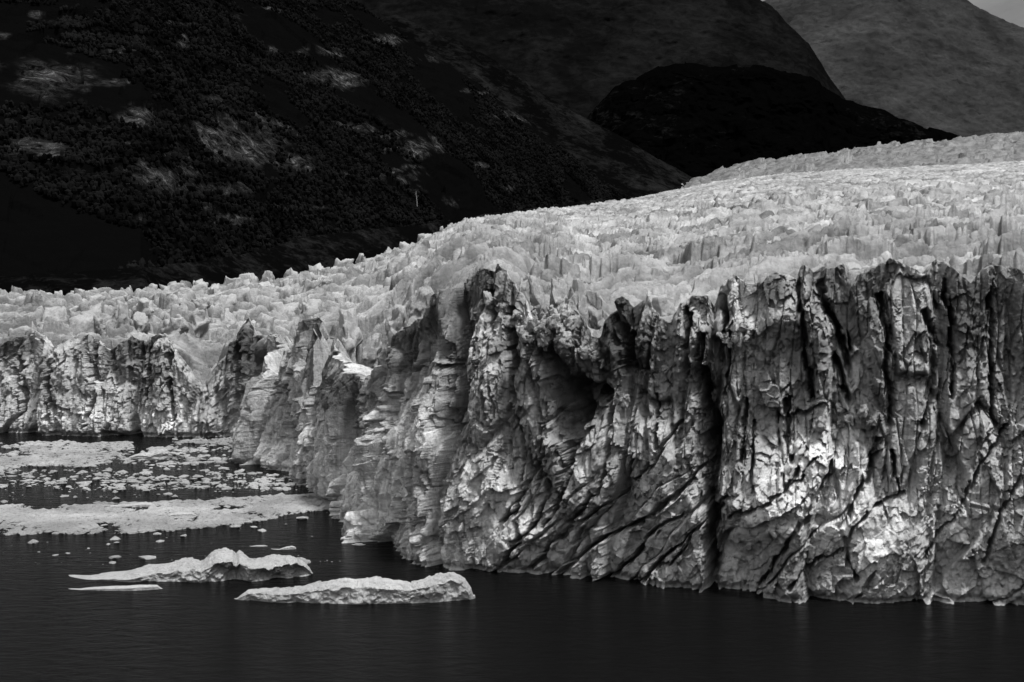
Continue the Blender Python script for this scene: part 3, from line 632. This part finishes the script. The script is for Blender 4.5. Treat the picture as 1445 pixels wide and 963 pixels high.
# ------------------------------------------------------------------ icebergs and floes
def berg(name, silh, py_base, label, cat='iceberg', depth=9, seed=0, nxb=420, nyb=150, mat=None, rough_=1.0, hollow=None):
    """silh: (px, py) of the upper outline, py_base: waterline of the front edge"""
    xs = [p[0] for p in silh]; x0, x1 = min(xs), max(xs)
    c = at_z(np.array([(x0+x1)/2.]), np.array([py_base]), 0.)[0]; Yf = c[1]
    p = np.linspace(x0, x1, nxb); yb = Yf+depth*.5
    hgt = at_y(p, tab(p, silh), yb)[:, 2]
    q = np.linspace(0, 1, nyb)[:, None]
    fr_ = (p-x0)/(x1-x0); endw = np.clip(np.sin(np.clip(fr_, 0, 1)*math.pi), 0, 1)**.4
    hgt = np.maximum(hgt, .05)*np.clip(fr_*40, 0, 1)*np.sqrt(1-np.clip(1-(1-fr_)/.07, 0, 1)**2)
    wob = fbm(st(p/30, 0*p, 0*p), seed, 3)
    rec = np.interp(p, [h_[0] for h_ in hollow], [h_[1] for h_ in hollow]) if hollow else 0*p
    qa = np.clip(q/.4, 0, 1); qb = np.clip((q-.4)/.6, 0, 1)
    z = np.where(q < .4, -1.5+(.72*hgt+1.5)*qa, np.where(qb < .3, hgt*(.72+.28*np.sin(np.clip(qb/.3, 0, 1)*math.pi/2)), hgt-(hgt+1.5)*((qb-.3)/.7)**2.2))
    und = np.where(q < .4, rec*(.6+.9*fbm(st(p/14, q*6, 0*p), seed+2, 3))*np.sin(np.clip((qa-.12)/.88, 0, 1)*math.pi)**.6, 0)
    Y = Yf+wob*depth*.12+depth*.5*(1-endw)+depth*endw*qb+und
    X = (p-W/2)/FPX*(Y*CT-(z-CAMZ)*ST)
    ns = .28*rough_*facets3(st(X/1.6, Y/1.6, z/1.4), seed+5)+.3*rough_*fbm(st(X/.9, Y/.9, z/.9), seed+6, 4, .6)+.9*rough_*fbm(st(X/4, Y/4, z/3.4), seed+8, 3)
    g = np.clip((z+1.5)/2, 0, 1)*np.clip(hgt/3, .05, 1.)
    z = z+ns*g*np.where(q < .4, .35, 1)
    Y = Y+(ns*.6+1.6*fbm(st(p/22+0*q, q*4, 0*p+q), seed+12, 4, .55)*rough_)*g*np.where(q < .4, 1.0, .2)
    V = np.stack([X, Y, z], -1); cen = np.array([c[0], yb, 0.])
    o = mesh_obj(name, V-cen, grid_faces(nyb, nxb), mat or M_BERG); o.location = cen
    return tag(o, label, cat, 'small floes and slivers on the lake' if name == 'ice_floe' else None)
berg('iceberg', [(96, 817), (120, 811), (150, 808), (178, 805), (200, 800), (230, 796), (258, 790), (272, 787), (283, 790), (292, 783), (303, 774), (315, 771), (328, 772), (333, 778), (338, 774), (345, 778), (352, 783), (362, 785), (376, 784), (390, 783), (405, 783), (420, 785), (432, 790), (437, 796), (442, 808)], 822,
     'largest iceberg at the lower left, humped pale ice with a darker hollowed front', depth=15, seed=501, hollow=[(285, 0), (296, 2), (330, 3), (345, 2.0), (360, 2.5), (420, 3.0), (434, 1)])
berg('ice_floe', [(330, 846), (350, 832), (380, 829), (410, 827), (440, 824), (470, 819), (500, 816), (530, 813), (560, 816), (580, 818), (600, 812), (615, 807), (640, 807), (655, 812), (664, 818), (671, 826), (668, 836)], 852,
     'long low lumpy ice floe at the bottom centre-left, in front of the cliff foot', 'ice floe', depth=8, seed=511, rough_=.8)
berg('ice_floe', [(96, 832), (130, 828), (170, 826), (200, 824), (222, 825), (230, 831)], 834, 'thin flat ice floe just in front of the large iceberg', 'ice floe', depth=4, seed=521, rough_=.4)
berg('growler', [(176, 650), (184, 644), (195, 640), (210, 638), (222, 635), (232, 633), (238, 636), (240, 642)], 649, 'small toothed growler lying in the brash ice near the far cliff foot', 'growler', depth=7, seed=531, rough_=.9)
berg('ice_floe', [(110, 716), (150, 712), (178, 711), (200, 708), (212, 709), (224, 714)], 716, 'low pale floe on the upper left edge of the middle brash band', 'ice floe', depth=5, seed=541, rough_=.5)
berg('ice_floe', [(230, 731), (238, 725), (250, 722), (270, 722), (280, 727)], 730, 'pale oval floe sitting in the middle of the near brash band', 'ice floe', depth=5, seed=551, rough_=.5)
berg('ice_floe', [(352, 771), (362, 769), (374, 769), (378, 771)], 772, 'thin ice sliver on open black water above the large iceberg', 'ice floe', depth=2, seed=561, rough_=.2)
berg('ice_floe', [(382, 774), (392, 775), (404, 771), (412, 770), (418, 772)], 776, 'crooked thin ice sliver right of the other sliver on black water', 'ice floe', depth=2, seed=571, rough_=.2)
berg('ice_floe', [(496, 770), (502, 766), (510, 766), (516, 769)], 770, 'small flat ice piece beside the foot of the cliff', 'ice floe', depth=3, seed=581, rough_=.2)

# brash ice: thousands of small bits drifting in bands
def brash(name, bands, n, smin, smax, seed):
    r = np.random.default_rng(seed); VV = []; FF = []; off = 0
    pxr = r.uniform(-80, 480, n*4); pyr = r.uniform(612, 800, n*4)
    dn = np.zeros(len(pxr))
    for up, lo, wgt_ in bands:
        ww = fbm(at_z(pxr, pyr, 0.)/np.array([14., 9., 1.]), 77, 4)*9; a = tab(pxr, up)+ww; b = tab(pxr, lo)+.7*ww; inside = (pyr > a) & (pyr < b); dn = np.maximum(dn, inside*wgt_)
    P = at_z(pxr, pyr, 0.); cl = fbm(P/np.array([12., 12., 1.]), seed, 4)
    keep_ = r.uniform(size=len(pxr)) < dn*np.clip(.8+2.0*cl, 0, 1)
    P = P[keep_][:n]; m = len(P); s = r.uniform(0, 1, m)**7*(smax-smin)+smin
    tv, tf = ICO[1]
    q = tv[None]*r.uniform(.55, 1.25, (m, len(tv), 1))*np.stack([s, s*r.uniform(.5, 1., m), s*.38], -1)[:, None, :]
    an = r.uniform(0, 6.28, m); c, sn = np.cos(an)[:, None], np.sin(an)[:, None]
    q = np.stack([q[..., 0]*c-q[..., 1]*sn, q[..., 0]*sn+q[..., 1]*c, q[..., 2]], -1)+P[:, None, :]
    F = (tf[None]+(np.arange(m)*len(tv))[:, None, None]).reshape(-1, 3)
    return tag(mesh_obj(name, q.reshape(-1, 3), F, M_BRASH, smooth=False), kind='stuff')
brash('brash_ice', [([(-80, 716), (180, 712), (300, 705), (400, 700), (445, 697), (480, 697)], [(-80, 756), (180, 750), (300, 745), (380, 732), (455, 720), (480, 716)], 1.0),
                    ([(-80, 628), (180, 625), (250, 620), (345, 618)], [(-80, 662), (180, 656), (250, 642), (345, 636)], 1.0),
                    ([(-80, 656), (345, 640)], [(-80, 672), (345, 652)], .25), ([(-80, 662), (450, 690)], [(-80, 712), (450, 700)], .016), ([(300, 655), (450, 680)], [(300, 690), (450, 692)], .12),
                    ([(-80, 752), (480, 720)], [(-80, 800), (480, 800)], .004)], 44000, .13, 2.2, 601)
print('objects', len(bpy.data.objects))
